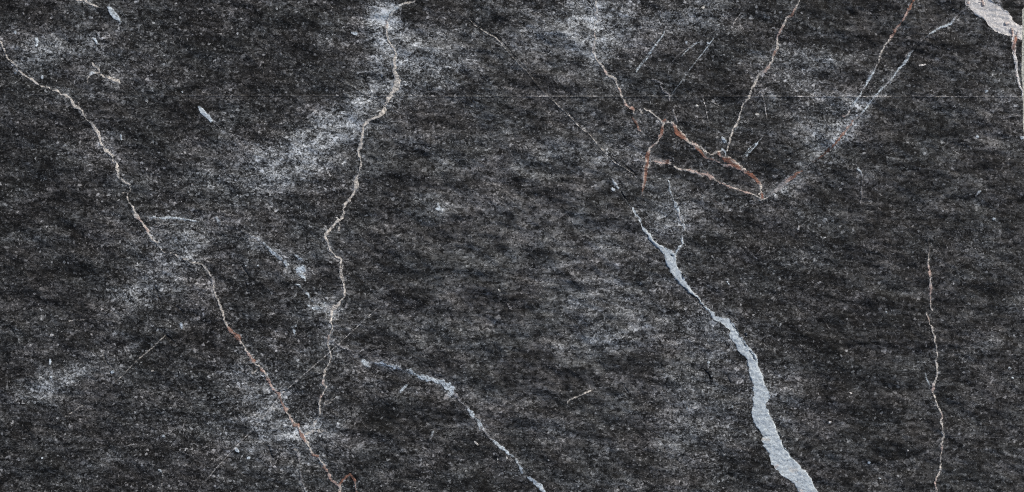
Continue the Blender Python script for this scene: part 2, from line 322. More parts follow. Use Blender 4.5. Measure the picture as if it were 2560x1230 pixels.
vein("1628,391,1.6,g,a.6 1650,400 1665,406,1.4 | 1640,411,1,c,a.9 1655,412 1662,408 | 1684,416,1,c,a.9 1692,422 1703,427 1712,425 | 1725,428,1,c,a1 1735,431 1745,436 1757,440 | 1770,437,1.2,p,a.8 1780,442 | 1770,433,1,p,a.6 1758,427", own=-1, wob=.6, halo=0)
vein("1903,502,2,c,a1 1915,497,1.8,c,a.8 1925,490,2.6,g,a.6 1935,481,4,a.55 1945,471,6.5,g,a.7 1960,458,6.5,a.75 1969,450,6,p,a.6 1985,440,5,r,a.65 1999,430,3,a.5 2012,423,2.4,d,a.3 2040,400,3,d,a.35 2058,387,4.5,d,a.55 2078,370,3.2,d,a.7 2092,355,3.2,r,a.8 2105,338,3.4,r 2118,320,3.2,p 2130,305,2.6,r,a.8 "
     "2140,298,2,g,a.5 2150,288,3,a.6 2160,275,3.2,b,a.55 2180,250,2.6,a.5 2195,232,3.2,b,a.6 2205,219,3,a.7 2220,208,1.8,g,a.6 2235,190,2.4,b,a.6 2250,170,2.8,b,a.75 2265,152,4,b,a.85 2272,140,3.4 2278,130,2.2,a.7 2292,115,1.8,g,a.3 2310,97,1.8,g,a.5 2330,82,2.6,b,a.65 2350,70,3.2,a.7 2377,58,3 2392,42,2,g,a.5 2410,25,2.2,a.5 2422,20,2,a.6",
     label="long grey and bluish vein rising from the sharp junction to the top right corner", wob=.7, halo=.1)
vein("2105,292,2,p,a.7 2118,288,2.6,c,a.7 2128,275,3.2,g,a.75 2137,258,3.4,b,a.7 2150,238,3 2156,222,2,g,a.4 2162,212,3,b,a.6 2171,198,3.6,b,a.75 2182,183,3 2190,165,1.8,g,a.5 2198,146,2.2,c,a.8 2205,128,2 2212,113,2 2225,103,1.6,c,a.8 2229,92,2.4,p,a.9 2236,80,3.2,r,a.9 2242,70,3.2,p 2250,58,2.4,r 2262,38,2.4,p 2272,20,2.4,r 2287,-4,2.4,r",
     label="second thin vein, reddish at the top edge and pale below, beside the long grey vein", wob=.7, halo=.08)
vein("2220,190,1,g,a.6 2220,210 | 2240,165,1,g,a.4 2300,100,1,a.3", own=-1, wob=.5, halo=0)
vein("2001,-4,2.4,c,a1 1993,10,2.2 1985,25,2.2,p 1978,38,2.4,r 1967,46,2.6,c 1963,58,2.6 1953,72,2.2,p 1944,88,2.2,p 1944,105,2.3,c 1942,120,2.6 1937,131,2.3,r 1932,145,2.2,c 1927,157,2 1919,168,4.5,p,a.7 1914,175,6,p,a.5 1906,182,4.5,g,a.7 1898,190,2.6,c,a1 1888,205,2.4 1880,222,2.6 1873,238,2.6 1870,250,2.8 1860,258,1.9 "
     "1853,275,1.8 1845,295,2.2 1838,315,2 1832,330,1.6 1825,348,1.4 1821,362,1.2 1817,378,1.2,a.8", label="cream vein dropping from the top edge left of the red tipped vein", wob=.7, halo=.06)
vein("1175,48,.8,c,a.4 1183,59,.9,a.65 1195,69,1.1 1207,78,1.2 1225,86,1.2 1240,96,1.3 1252,106,1.1 1260,118,.8,a.45 1275,136,.8 1287,150,.8 1305,170,.9,a.5 1320,184,1 1330,195,.8,a.35 1343,212,.7,a.3 1358,230,.7,a.25 1372,242,.9,a.65 1385,253,1.1 1396,266,1.1 1410,276,1 1425,291,1.1 1435,304,1.1 1447,316,1.1 1460,326,1.1 1475,338,1.1 "
     "1487,353,1.1 1497,366,1.1 1505,374,1.4 1515,384,1 1527,396,1 1540,408,1.1 1555,416,1 1575,428,.8,a.6 1588,440,.8", label="hair thin straight white line running diagonally above the middle, painted as the lit edge of a crack", wob=.35, soft=1.2, halo=.05, grow=1.0)  # sunlit wall of the groove, painted as a pale line beside the crack
vein("1528,446,3,g,a.35 1535,459,2.8,b,a.7 1547,469,2.6,a.75", label="very short bluish streak in the middle of the slab", wob=.7)
vein("1671,454,2.4,b,a.5 1675,470,2.6,a.6 1680,486,1.8,a.6 1684,503,2,a.5 1688,510,4,b,a.85 1693,520,4.6,a.9 1696,529,4,a.85 1699,540,1.8,g,a.8 1703,555,2.4 1710,568,2.4,b,a.8 1711,577,1.6,a.6 1704,586,2,g,a.8 1708,598,2,b,a.85 1708,609,2 1700,618,2.2 1693,628,2.2 1689,634,3", label="thin bluish side vein joining the wide white vein from above", wob=.7, halo=.08)
vein("1630,198,1,g,a.7 1645,203,1.4 1656,210,1.4 | 1650,213,1.2,g,a.8 1658,226,1.6 1671,238,1.5 1674,252,1.2 | 1684,275,1,g,a.7 1688,290,1.4 1692,305,1.2 | 1690,350,1,g,a.2 1686,386,1.2,a.5", label="faint broken grey thread above the red veins", wob=.7, halo=.05)
vein("1700,540,5,g,a.15 1640,545,4,g,a.2 | 1757,495,5,b,a.35 1762,491,3 1790,503,2,p,a.4 1805,512,2,g,a.4 | 1730,510,1.2,g,a.4 1755,495,1.2,a.5 | 1650,598,1.2,g,a.4 1640,590,1", own=-1, soft=3, halo=.05, lift=0)

vein("812,842,3.4,g,a.45 840,858,3,a.55 870,876,3.4,a.5 895,892,3,a.6 | 908,901,4.4,b,a.65 915,905,4,a.7 922,918,3.4,a.6 | 922,905,2.4,g,a.4 952,909,5,B,a.7 962,911,4.5,a.8 978,915,4,B,a.75 993,920,3,a.7 1010,925,2.4,g,a.4 1025,928,4.4,b,a.7 1033,934,4,a.6 1050,942,3,a.6", 'calcite_vein', "scattered bluish patches left of the bluish vein", wob=1.2, soft=3.5, halo=.14, lift=.1, ragged=3)
vein("1046,940,3,b,a.5 1062,945,5,b,a.8 1085,951,5.4 1105,955,6.5,a.85 1119,965,8 1130,974,9 1126,982,9 1115,989,8,g,a.7 1108,995,4,a.5 | 1135,985,5,g,a.6 1150,1000,3.4,a.5 1163,1014,3,a.5 1176,1027,5,b,a.75 1184,1040,3,a.55 1196,1054,5,b,a.6 1203,1065,5,a.55 1215,1080,3.4,g,a.65 1225,1097,3.6,a.7 1237,1106,3.6,b,a.6 "
     "1247,1115,4.4,b,a.85 1262,1127,4.4 1280,1138,4,a.8 1285,1143,1,a.4 1291,1152,4.4,b,a.75 1299,1168,4.6,a.8 1307,1180,4.6,B,a.8 | 1324,1196,4,B,a.75 1338,1209,5.6,B,a.85 1350,1218,4.6,b,a.8 1372,1240,3 1440,1310,4 1500,1400,3", label="soft bluish white vein curving from the lower middle to the bottom edge", wob=1.0, soft=1.6, halo=.12, ragged=2.2, lift=.3)
vein("1158,972,3,g,a.3 1180,970,2.4,a.35 | 1055,950,2,g,a.3 1040,965,2,a.1 | 1100,965,3,d,a.15", own=-1, soft=3, halo=.05, lift=0)

vein("2320,596,.9,g,a.3 2321,618,1,a.4 2321,636,1.1,c,a.8 2322,655,1.5 2325,672,2.4,p 2325,688,2.2 2325,700,1.2,c 2327,720,3,p 2327,738,1.5,p 2329,765,1.8,c 2331,778,1,a.6 | 2319,783,1.3,c,a.8 2322,798,2.4,p 2323,812,1.3,c 2333,825,3 2337,845,2.2 2336,855,1.5 2341,875,1.8 2342,890,1.8 2340,905,1.8 2344,915,2.6 2343,930,2.3 2343,945,1.8 2336,958,2.2 2333,972,3,p "
     "2334,985,1.8,c 2340,1003,1.5 2343,1017,1.8 2351,1030,1.4 2356,1040,2,p 2353,1050,3,c 2356,1070,1.8 2358,1085,1.8 2355,1105,1.8 2355,1120,2.6,p 2352,1140,1.4,c 2353,1160,1.8 2348,1175,2.4 2345,1190,2.2 2340,1208,2.6,p 2340,1230,1.4,c 2345,1330,2 2340,1430,1.4", label="thin upright cream vein in the lower right of the slab", wob=.8, halo=.07)
vein("2313,934,1.6,b,a.6 2319,948,1.4 2325,962,1.8 | 2330,1015,1.1,c,a.7 2340,1014 | 2360,600,1,g,a.5 2366,610 2368,628", own=-1, wob=.6, halo=.03)
vein("2145,422,3.4,b,a.7 2152,430,2.4 2156,445,1.2,g,a.5 2156,465,1.3,a.6 2154,478,2.4,a.65 2155,492,1.5 2152,508,1.4 | 2160,492,1,a.4 2178,498,1", label="short faint upright grey vein right of the sharp junction", wob=.7)
vein("1416,1010,1,c,a.4 1418,1003,1.2,a.9 1430,997,1.7 1445,990,1.8 1460,985,1.8,a.8 1475,977,1.4,a.8 1482,974,1,a.4", label="short cream streak low in the middle of the slab", wob=.5)
vein("368,547,1.2,g,a.6 385,543,1.7,b,a.7 405,546,2 440,546,2.4,a.8 455,546,1.8 478,550,1.5,b,a.8 497,553,1.3 | 385,568,1.4,g,a.6 403,563 418,560,1.2", label="short flat pale streak right of the long cream vein", wob=.6)
vein("219,208,1.4,c,a.6 218,200,1.4,a.9 222,192,1.5 232,182,2.6,b 240,180,2.4,c 249,180,1.8 247,172,2 240,165,2.6 230,160,1.8 | 250,186,1.6,c,a1 262,192,1.6 272,194,2 283,198,2.4 293,202,4,c 297,206,2", 'calcite_vein', "small branching white squiggle near the upper left", wob=.9, halo=.08)
vein("188,-2,1.6,c,a.9 200,1,1.9 212,3,2 225,10,2.4 238,17,2.6 248,21,1.2,a.6", label="short pale vein at the top edge, far left", wob=.8)
vein("600,575,1.6,g,a.3 630,590,2,a.35 658,606,2.4,b,a.6 665,615,2.8,a.65 690,635,3.4,B,a.75 700,642,2.4,a.6 712,659,4,B,a.7 718,663,3,b,a.7 | 741,640,4,b,a.6 751,650,3,B,a.7 | 742,673,4.5,B,a.85 760,668,4,b,a.8 755,680,6,B,a.85 746,676,5 753,690,4.5,b,a.9 762,700,3 | 748,712,2.4,b,a.5 758,722,2 768,733,3.4,b,a.7 776,742,3,a.5 783,750,3.6,B,a.6", 'calcite_vein', "scattered icy blue patches left of the crooked grey vein", wob=1.2, soft=2.6, halo=.1, ragged=2.6, lift=.2)
vein("775,763,3,b,a.6 | 788,768,5,b,a.6 800,770,4,a.55 | 808,758,4,b,a.5 818,764,6,g,a.5 825,770,4 | 832,768,6,c,a.6 | 735,827,1.6,b,a.9 734,818,2,a.7 740,814,1.2 | 736,832,2,b,a.7 | 690,828,3,B,a.5 | 812,805,5,B,a.35 | 772,840,4,b,a.3", own=-1, soft=2.4, halo=.08, ragged=2.5, lift=.1)
vein("737,1122,2,c,a.6 744,1134,2.4,g,a.7 748,1146,1.6 750,1158,1.6,a.4 749,1180,2.4,g,a.5 752,1196,4,a.45 760,1206,3,a.5 762,1216,1.4,a.7 768,1234,2,b,a.7 | 766,1086,5,c,a.5 780,1080,6,a.55 795,1078,5,c,a.45 815,1075,4,a.25", label="pale broken thread beside the lower end of the reddish cream vein", wob=1, soft=2.2, halo=.06, ragged=2, lift=.1)
vein("712,1084,4,b,a.4 | 745,1075,3,g,a.3 | 800,1196,4,b,a.45 808,1205,3,a.4 | 797,1110,3,b,a.4 804,1122,2,a.3 | 660,1045,5,b,a.3 668,1040,4,a.25", own=-1, soft=2.4, halo=.05, ragged=2, lift=0)
vein("480,1025,.9,g,a.5 466,1045 458,1062,1,a.6 456,1100,.9,a.5 | 464,1160,1,g,a.4 460,1200,1.1,a.5 | 408,1180,1,c,a.5 406,1200,1 404,1230,1,a.3 | 172,802,1.2,c,a.6 195,800,1.1 220,798,1,a.4 | 470,945,1,c,a.5 485,943,1.1 | 1205,855,1,g,a.5 1218,842,1.2,a.5 1232,830,1.2,a.3 1240,800,3,b,a.4 1215,830,1,a.3 1180,890,1,a.3", own=-1, wob=.6, halo=.03, lift=.1)

# ------------------------------------------------------------------ flecks: loose pale grains one can point at
FL = "pale lens shaped fleck"
vein("273,19,4,b,a.9 280,28,6.5 290,40,7.5 299,50,4.5 303,56,2", 'mineral_fleck', "long bluish white lens shaped fleck near the top left edge", wob=.5, halo=0, ragged=.6)
vein("498,268,3.5,b,a.9 506,279,6.5 518,291,6 527,302,3.5 | 541,311,2,g,a.5 548,318,1.2", 'mineral_fleck', "long bluish white lens shaped fleck above the left middle", wob=.5, halo=0, ragged=.6)
for s in ["237,97,3,b,a.9 243,107,2.8", "302,336,2,b,a.8 303,348,2.6", "1806,345,2.4,b,a.9 1812,354,4.6", "1892,285,2.2,W,a.8 1896,286,3.2", "1531,471,2.2,b,a.9 1536,474,3.2", "1742,264,3.4,W,a.95 1744,265,3.4",
          "1188,1105,2.4,c,a.9 1195,1111,3.2", "864,768,3,g,a.8 867,760,2.4", "1757,18,3.4,W,a.8", "2300,163,1.8,w,a.6 2313,160,2.6", "1265,1143,1,W,a.9 1266,1147,2", "104,193,4.5,b,a.55", "38,184,3,B,a.5", "92,96,4,b,a.6 92,112,4", "39,81,4.4,b,a.5",
          "1093,510,4,b,a.5 1098,520,5 1088,524,3 1105,526,4,a.4", "2450,478,3,b,a.6 2440,490,1.5,g", "2555,344,4,b,a.8 2562,344,4", "2443,340,3.6,b,a.7", "2467,228,4,b,a.6", "1717,1018,2.4,b,a.4 1716,1022,2.4", "1371,1149,1.8,w,a.8", "563,1124,3,g,a.3", "592,1123,4,b,a.6 596,1128,4.4", "620,1145,4,b,a.85",
          "281,929,4.6,b,a.85", "379,927,3,c,a.7", "124,900,4,b,a.6 124,910,3", "127,943,3.6,b,a.6", "80,955,5,g,a.4", "452,810,5,B,a.5 455,818,4", "409,1090,4,b,a.6", "400,1175,4,b,a.5 406,1180,2", "107,1144,3,b,a.6", "478,908,4,g,a.7", "1770,105,3.2,b,a.5", "1718,106,3.6,B,a.5", "880,82,2.4,b,a.6 890,84,4",
          "1830,1016,2.6,b,a.7", "1810,1136,3,W,a.6", "2075,1054,3.4,w,a.7 2071,1056,2", "2199,1196,3.4,b,a.6", "2267,1127,2.4,w,a.8", "2172,1157,3.6,b,a.6", "2127,983,3.2,w,a.6", "2265,698,2.4,w,a.6", "2216,778,2.8,b,a.6", "2525,920,4,b,a.5", "2560,770,4,w,a.8", "2533,946,3.4,b,a.6", "1996,572,3.6,w,a.7 1997,566,2",
          "1820,705,2.6,b,a.6 1824,710,3", "1875,285,2,g,a.2", "2484,547,3.6,b,a.7", "1668,1230,2,g,a.4", "1760,1100,3,g,a.3", "1770,905,4,b,a.45", "1015,963,3,b,a.6 1004,975,3 1000,980,2", "742,948,2.4,g,a.5 746,951,3", "570,660,1.6,b,a.6 | 614,663,3,b,a.6 | 645,664,3.4,b,a.6",
          "845,1170,3,g,a.4", "1885,505,2.4,g,a.4", "1990,1226,2,g,a.3", "1270,760,2,g,a.5 1275,770,3,a.5 1285,765,2,a.4", "693,1200,2,g,a.4", "1247,724,1.4,W,a.8 1250,728,1.2", "1243,1147,1,W,a.8 1243,1160,.8,a.3", "2005,645,2,w,a.3", "720,1225,2,g,a.3",
          "975,340,1.3,g,a.5 985,345,1.2 990,338,1", "1945,120,1,g,a.2", "2305,625,2.5,g,a.3", "1640,1095,3,g,a.3", "1700,1150,4,g,a.4", "1085,1000,3,g,a.3", "1082,1080,4,b,a.4 1075,1100,3,g,a.3", "540,545,4,b,a.35 550,560,4", "455,230,3,b,a.5", "395,248,3,g,a.5", "480,462,4,g,a.4 | 470,480,3,b,a.4"]:
    vein(s, 'mineral_fleck', None, wob=.5, halo=0, ragged=.5, lift=.3, amp=1.25)

# ------------------------------------------------------------------ open cracks and pits
crack("2428,-4,1.2,a.8 2412,8 2400,17 2380,32,1 2366,45,.7,a.4 | 2335,80,.7,a.4 2320,94,1,a.8 2300,112,1.2,a1 2280,132,1.2 2262,148,1 2240,166,.9 2215,186,.9,a.8 2192,195 2182,212 2165,231 2140,256 2127,273,1,a.9 2110,280 2093,295 2070,320,.9 2050,346,1.2 2025,361 2005,371 1985,381,.9 1963,391,1 | 1972,386,1,a.8 1978,394,1.4 | 1930,408,.8,a.6 1910,420 1893,431",
      'hairline_crack', "long dark hairline crack following the grey vein from the top right corner", depth=4)
crack("580,1035,.6,a.4 620,1008,.8 660,991,1.3,a1 682,983 700,977,1.3 718,976 733,968 748,957,1.3 775,947 800,938 825,927,1.2 850,912 875,903,1.1 900,893 920,882 950,871,1 975,862,.9,a.8 1000,850 1030,842,.7,a.6 1062,830,.6,a.4", 'hairline_crack', "long dark hairline crack crossing the two left veins near the bottom", depth=4)
crack("1176,45,1,a.8 1186,56 1198,66 1210,75,1.2 1228,83 1243,92,1.2 1254,101 1264,114 1279,131 1291,146,1,a.6 1300,158,.7,a.4 | 1423,284,1,a.8 1430,290,1.2 1437,300,.9 | 1521,386,.9,a.5 1533,397,1,a.7 1545,406 1560,412,1.1 1575,421,1.2 1590,437,1", 'hairline_crack', "dark crack along the hair thin white line", depth=4)
crack("1702,505,.9,a.8 1698,512,1.2,a1 1690,520,1.3 1680,530 1668,541,1.2 1660,549,.9 1647,560,.6,a.5", 'hairline_crack', "short dark crack crossing the bluish side vein", depth=5)
crack("1652,490,.7,a.6 1680,491,1,a.7 1706,488,.8 1728,481,1.1,a.9 1745,470,.8,a.6 | 1772,462,.8,a.7 1760,480,1.1,a.9 1752,502,.8 | 1564,450,.8,a.7 1550,463,.7 | 1552,478,1.4,a1 1560,490,1.8 1569,501,1.2", 'hairline_crack', "short flat dark crack above the bluish side vein", depth=4)
crack("1832,815,.8,a1 1840,823,1 1846,832,.8 | 1850,841,1,a.8 1858,855,.8 1864,864,1.2 | 1874,879,1.2,a1 1882,889,1.4 1889,902,1", 'edge_crack', "black slits along the right side of the wide vein", parent=big, depth=6, soft=.9)
crack("1941,1075,1,a.8 1946,1084,2.4,a1 1951,1093,1.6 | 1955,1103,1.2,a.9 1957,1112 1963,1123 1971,1132,1.1 1978,1142,1 | 1626,601,1.2,a.8 1640,617,1.4 1654,630,1 | 1900,1090,.8,a.8 1918,1090,.8 1930,1089,.6,a.4 | 1703,690,.8,a.8 1708,697 1705,684,.6", depth=5)
crack("1679,638,2.4,a1 1682,639,2 | 1635,599,2.2,a.8 | 1864,839,4,a.9", depth=6)
crack("900,190,2,a.45 908,196,4,a.55 914,205,3.6 919,215,2.4 924,226,1.6 927,236,1.2", 'pit', "black wedge shaped pit left of the crooked grey vein", depth=3.5, wob=.4, amp=.85)
crack("1757,921,1.2,a.9 1763,928,2,a1 1770,935,3.6 1776,945,2.8 1778,950,1.2", 'pit', "black slanted pit left of the wide white vein", depth=3.5, wob=.4, amp=.85)
crack("1557,958,1.2,a.8 1563,970,2.4,a.9 1571,980,1.8 1575,996,1", 'pit', "dark slanted pit low in the middle of the slab", depth=3, wob=.4, amp=.7)
crack("1818,942,2.4,a.7 1826,955,2.6,a.8 | 952,188,2,a.7 956,198,2,a.8 | 960,266,2.2,a1 | 900,1174,3.4,a.9 | 262,872,2,a.5 258,884,3.4,a.85 261,898,3 270,910,1.6 282,918,1,a.6 | 384,715,2,a.6 393,730,2.6,a.7 402,748,2,a.8 404,760,1.2 | 440,768,4.4,a.8 452,776,4 458,783,1.6 | 416,840,3,a.9 424,847,3 436,855,2.4,a.6 | "
      "662,1111,1.2,a.8 672,1118,2 678,1130,1.8,a.8 681,1146,2 678,1156,1.4,a.6 | 604,664,1.6,a.6 612,676,2.4,a.7 620,690,2.2 | 613,704,1.2,a.8 615,722,1.4 622,740,1.4 626,746,1 | 30,1030,3,a.7 40,1032,2,a.5 | 56,1060,1.4,a.8 66,1075,1.8 78,1090,1,a.5 | 500,790,3,a.6 | 492,790,2.4,a.6 | 606,780,2,a.6 608,792,1.6 | "
      "655,884,1.2,a.6 650,895,.8 | 548,744,.8,a.7 570,735 590,730 608,715,.8 635,700,.8 655,692,.6,a.4 | 735,1155,2.2,a.8 | 765,720,1.1,a.9 762,735,1 761,742,.8 | 450,648,.8,a.7 475,668 | 455,680,1,a.7 470,700,1.2 484,722,.9 | 380,690,.7,a.6 | 505,680,.8,a.7 528,705,1 | 300,978,2,a.5 308,1005,1 | 1640,452,.5,a.2 | 1280,765,3,a.7 1270,772,2 1268,780,3,a.6 | "
      "400,555,5,a.35 | 670,1125,1,a.4 | 1745,650,2,a.6 1750,642,1.4 | 1180,75,2,a.5 1185,90,1.6 | 1172,245,1.4,a.6 1185,256,1.6 | 868,812,.8,a.7 855,818 843,825,.9 | 335,205,1.2,a.3", depth=3, wob=.6, amp=.8)
crack("1642,214,.7,a.7 1630,228,.9 1612,245,.9,a.8 1594,256,.5,a.4 | 240,1218,.5,a.4 300,1185,.9,a.7 352,1150,.9 400,1118,.5,a.4 | 1497,170,.6,a.7 1480,185,.8 1468,196,.5 | 1720,190,.4,a.3", depth=2, wob=.3)

# ------------------------------------------------------------------ saw line and scratches
def scratch(s, label=None, name='scratch', amp=.8, wob=.12, depth=.6, grow=.8):
    return vein(s, name, label, wob=wob, soft=1.5, amp=min(1.0, amp * 1.15), lift=-depth, halo=0, ragged=.25, grow=grow)
saw = "-330,234,.75,g,a.4 "
rng = np.random.RandomState(5)
for x in np.arange(0, 2561, 34):
    y = np.interp(x, [0, 400, 1000, 1600, 2100, 2560], [235, 238, 240.3, 240.8, 241, 242.6])
    a = .28 + .5 * rng.rand() ** 1.4 + (.1 if x > 1900 else 0)
    if 1600 < x < 1900: a *= .7
    if 440 < x < 900: a *= .75
    if x < 100: a *= .7
    saw += "%.0f,%.1f,%.2f,%s,a%.2f " % (x, y, .50 + .35 * rng.rand(), 'cgw'[rng.randint(3)], a)
scratch(saw, "long straight pale saw line across the slab near its top", 'saw_line', amp=1.0, wob=.05, grow=1.1)
scratch("985,738,.5,g,a.4 950,764,.6,w,a.7 900,810,.7 838,868,.7,a.75 790,910,.8 735,958,.8 700,988,.8,a.75 660,1040,.8 620,1085,.8,a.8 585,1122,.8 545,1165,.7,a.8 500,1218,.6,a.6 460,1265,.5,a.3", "long fine diagonal scratch crossing the reddish cream vein")
scratch("665,1040,.7,w,a.6 690,1010 712,985,.6", None)
scratch("414,838,.9,c,a.8 385,865,1 362,885,1.2,a.9 340,903,.9,a.7 305,940,.8 275,966,.7,a.5", "short pale diagonal scratch in the lower left")
scratch("205,1014,.8,c,a.7 180,1030,.9 150,1052,.7,a.5", None)
scratch("1663,76,.8,b,a.8 1655,92,1 1640,112,.9 1618,145,1,a.9 1598,170,.9 1590,180,.7 | 1657,88,.8,b,a.7 1635,115 1610,148 1592,172,.8 | 1652,84,.6,b,a.5 1630,112,.6", "bundle of fine scratches left of the upper right scratches", amp=.9)
crack("1650,88,.6,a.6 1632,112 1608,145,.7 | 1661,92,.6,a.6 1640,120 1614,152,.7 1594,176", depth=1.5, wob=.1)
scratch("1755,102,1,b,a.8 1735,112,.8 1715,128,1 1703,142,.9,a.6 | 1785,78,.6,g,a.6 1750,98,.6 1712,124,.8,a.8 1692,140,1 1680,155,.8 1668,166,.8 | 1740,78,.5,g,a.4 1700,125,.6", "bundle of fine scratches in the upper right")
scratch("1784,95,1,b,a.9 1775,108,.8 1757,133,1.2 1740,153,.7,a.7 1718,182,.7 1700,208,.8,a.8 1681,232,.7,a.6", "single long fine scratch in the upper right")
scratch("1850,36,1.1,w,a.8 1842,46,.8 1832,60,.7,a.6 | 1840,18,.6,g,a.6 1810,40,.6 | 1848,20,.6,g,a.5 1822,42,.6 | 1785,38,.6,g,a.6 1765,58,.7 1752,72,.6", None, amp=.8)
scratch("1905,344,.7,w,a.6 1898,352,.9,b,a.8 1885,368,.9 1870,382,1 1860,393,.8 | 1895,358,.8,b,a.7 1875,382,.8 1866,392,.7 | 1888,358,.7,b,a.7 1870,374,.8 1858,390,.7", "short bundle of bright scratches right of the red veins", amp=.95)
crack("1893,364,.7,a.7 1870,388,.8 | 1886,366,.6,a.6 1866,386,.6", depth=1.5, wob=.1)
scratch("1757,246,.8,w,a.7 1763,265,.9 1768,290,.8,a.6 1774,318,.6,a.4 | 1777,253,.7,w,a.6 1800,265,.8", None)
scratch("1903,226,.7,w,a.6 1907,240,.8 1913,265,.8,a.7 1917,296,.8", None)
scratch("640,97,.5,g,a.3 700,132,.6,a.5 760,160,.5 830,190,.6,g,a.5 880,215,.7 905,232,.7,a.6 955,255,.6 1000,284,.5,a.4", "fine straight scratch running down to the crooked grey vein")
scratch("665,130,.5,g,a.4 655,205,.6,a.4", None)
for (xa, xb, y, a) in [(150, 400, 1172.5, .45), (2250, 2560, 1094, .4), (2180, 2560, 1176, .4), (1980, 2080, 1067, .45), (1960, 2560, 929, .2), (1130, 1190, 1170, .5), (1020, 1130, 1170, .3), (1420, 1480, 704, .35), (2000, 2100, 480, .3), (1180, 1320, 662, .35), (1190, 1300, 667, .3), (100, 400, 1178, .2), (560, 700, 1046, .3), (1390, 1480, 1026, .3), (2050, 2160, 510, .35), (0, 120, 237, .2), (580, 760, 1079, .2), (1880, 2560, 240, .1)]:
    scratch(" ".join("%.0f,%.1f,%.2f,g,a%.2f" % (x, y + rng.rand() * .6, .5 + .2 * rng.rand(), a * (.5 + .9 * rng.rand())) for x in np.arange(xa, xb + 1, 24)), None, name=None, wob=.03)
scratch("2000,560,.5,g,a.3 2020,575,.7,a.5 2050,608,.7,a.5 2060,615,.5,a.3 | 2065,806,.8,w,a.6 2069,814 2075,821 2083,825,.7,a.5", None, name=None)

# ------------------------------------------------------------------ relief of the rough sawn stone
glow += fbm(X, Y, 260, 150, 71, 2) * .06 + fbm(X, Y, 100, 50, 72, 3, .7) * .14 + fbm(X, Y, 34, 15, 73, 3, .7) * .08
soft_zone = np.clip(.15 + .85 * np.exp(-(((X - 1330) / 420) ** 2 + ((Y - 640) / 420) ** 2)) + .35 * sstep(1800, 2300, X) + fbm(X, Y, 220, 160, 75, 2) * .25, 0, 1)
soft_zone = np.maximum(soft_zone, .7 * np.exp(-(((X - 1350) / 300) ** 2 + ((Y - 150) / 120) ** 2)))
crisp = 1 - soft_zone
rel = fbm(X, Y, 16, 9, 81, 2, .6) * .7 + fbm(X, Y, 6, 4.4, 83, 2, .7) * (.35 + .65 * crisp) * 1.0
lumps = fbm(X, Y, 13, 7, 85, 3, .6) * 1.5
va = np.clip(alp * 1.0, 0, 1)
wide = ((part == big) | (part == corner)).astype(np.float32)
cleft = fbm(X + Y * .35, Y - X * .12, 84, 44, 87, 3, .5) * 9.5 + fbm(X + Y * .6, Y - X * .25, 44, 21, 89, 3, .55) * 2.6
ter = np.abs(fbm(X, Y, 130, 46, 90, 3, .5))                              # shallow cleavage ridges
hgt += (cleft - ter * 3.5) * (.55 + .45 * soft_zone) * (1 - .75 * wide)
hgt += .6 * rel * (1 - .55 * wide) + lumps * wide * 1.2
hgt -= .25 * np.clip(.25 - glow, 0, .4)

# ------------------------------------------------------------------ materials
def new_mat(name):
    m = bpy.data.materials.new(name); m.use_nodes = True
    nt = m.node_tree; nt.nodes.clear()
    return m, nt

class G:
    def __init__(s, nt): s.nt = nt
    def n(s, t, **kw):
        nd = s.nt.nodes.new(t)
        for k, v in kw.items(): setattr(nd, k, v)
        return nd
    def put(s, sock, v):
        if v is None: return
        if isinstance(v, (int, float)): sock.default_value = v
        elif isinstance(v, tuple): sock.default_value = v
        else: s.nt.links.new(v, sock)
    def m(s, op, a, b=None, c=None, clamp=False):
        nd = s.n("ShaderNodeMath", operation=op); nd.use_clamp = clamp
        for i, v in enumerate((a, b, c)): s.put(nd.inputs[i], v)
        return nd.outputs[0]
    def ss(s, v, a, b, lo=0.0, hi=1.0):
        nd = s.n("ShaderNodeMapRange", interpolation_type='SMOOTHSTEP')
        s.put(nd.inputs[0], v); s.put(nd.inputs[1], a); s.put(nd.inputs[2], b); s.put(nd.inputs[3], lo); s.put(nd.inputs[4], hi)
        return nd.outputs[0]
    def scale(s, vec, v):
        nd = s.n("ShaderNodeVectorMath", operation='MULTIPLY'); s.put(nd.inputs[0], vec); nd.inputs[1].default_value = v
        return nd.outputs[0]
    def add(s, a, b):
        nd = s.n("ShaderNodeVectorMath", operation='ADD'); s.put(nd.inputs[0], a); s.put(nd.inputs[1], b)
        return nd.outputs[0]
    def noise(s, vec, detail=2, rough=.5, dist=0, off=(0, 0, 0), col=False):
        nd = s.n("ShaderNodeTexNoise", noise_dimensions='2D')
        s.put(nd.inputs['Vector'], s.add(vec, off)); nd.inputs['Scale'].default_value = 1
        nd.inputs['Detail'].default_value = detail; nd.inputs['Roughness'].default_value = rough; nd.inputs['Distortion'].default_value = dist
        return nd.outputs['Color' if col else 'Fac']
    def mix(s, f, a, b, kind='MIX'):
        nd = s.n("ShaderNodeMix", data_type='RGBA', blend_type=kind)
        s.put(nd.inputs[0], f); s.put(nd.inputs[6], a); s.put(nd.inputs[7], b)
        return nd.outputs[2]

mat, nt = new_mat("veined_dark_limestone")
g = G(nt)
tc = g.n("ShaderNodeTexCoord").outputs['Object']
P = g.scale(tc, (1 / MM, 1 / MM, 0))                     # drawing units
at1 = g.n("ShaderNodeAttribute", attribute_name="mineral")
at2 = g.n("ShaderNodeAttribute", attribute_name="rock")
sep = g.n("ShaderNodeSeparateColor"); nt.links.new(at2.outputs['Color'], sep.inputs[0])
H, K, CR = sep.outputs[0], sep.outputs[1], sep.outputs[2]   # pale haze, crack, crispness
Hc = g.m('MAXIMUM', H, -.25)
Hp = g.m('MAXIMUM', H, 0.0)

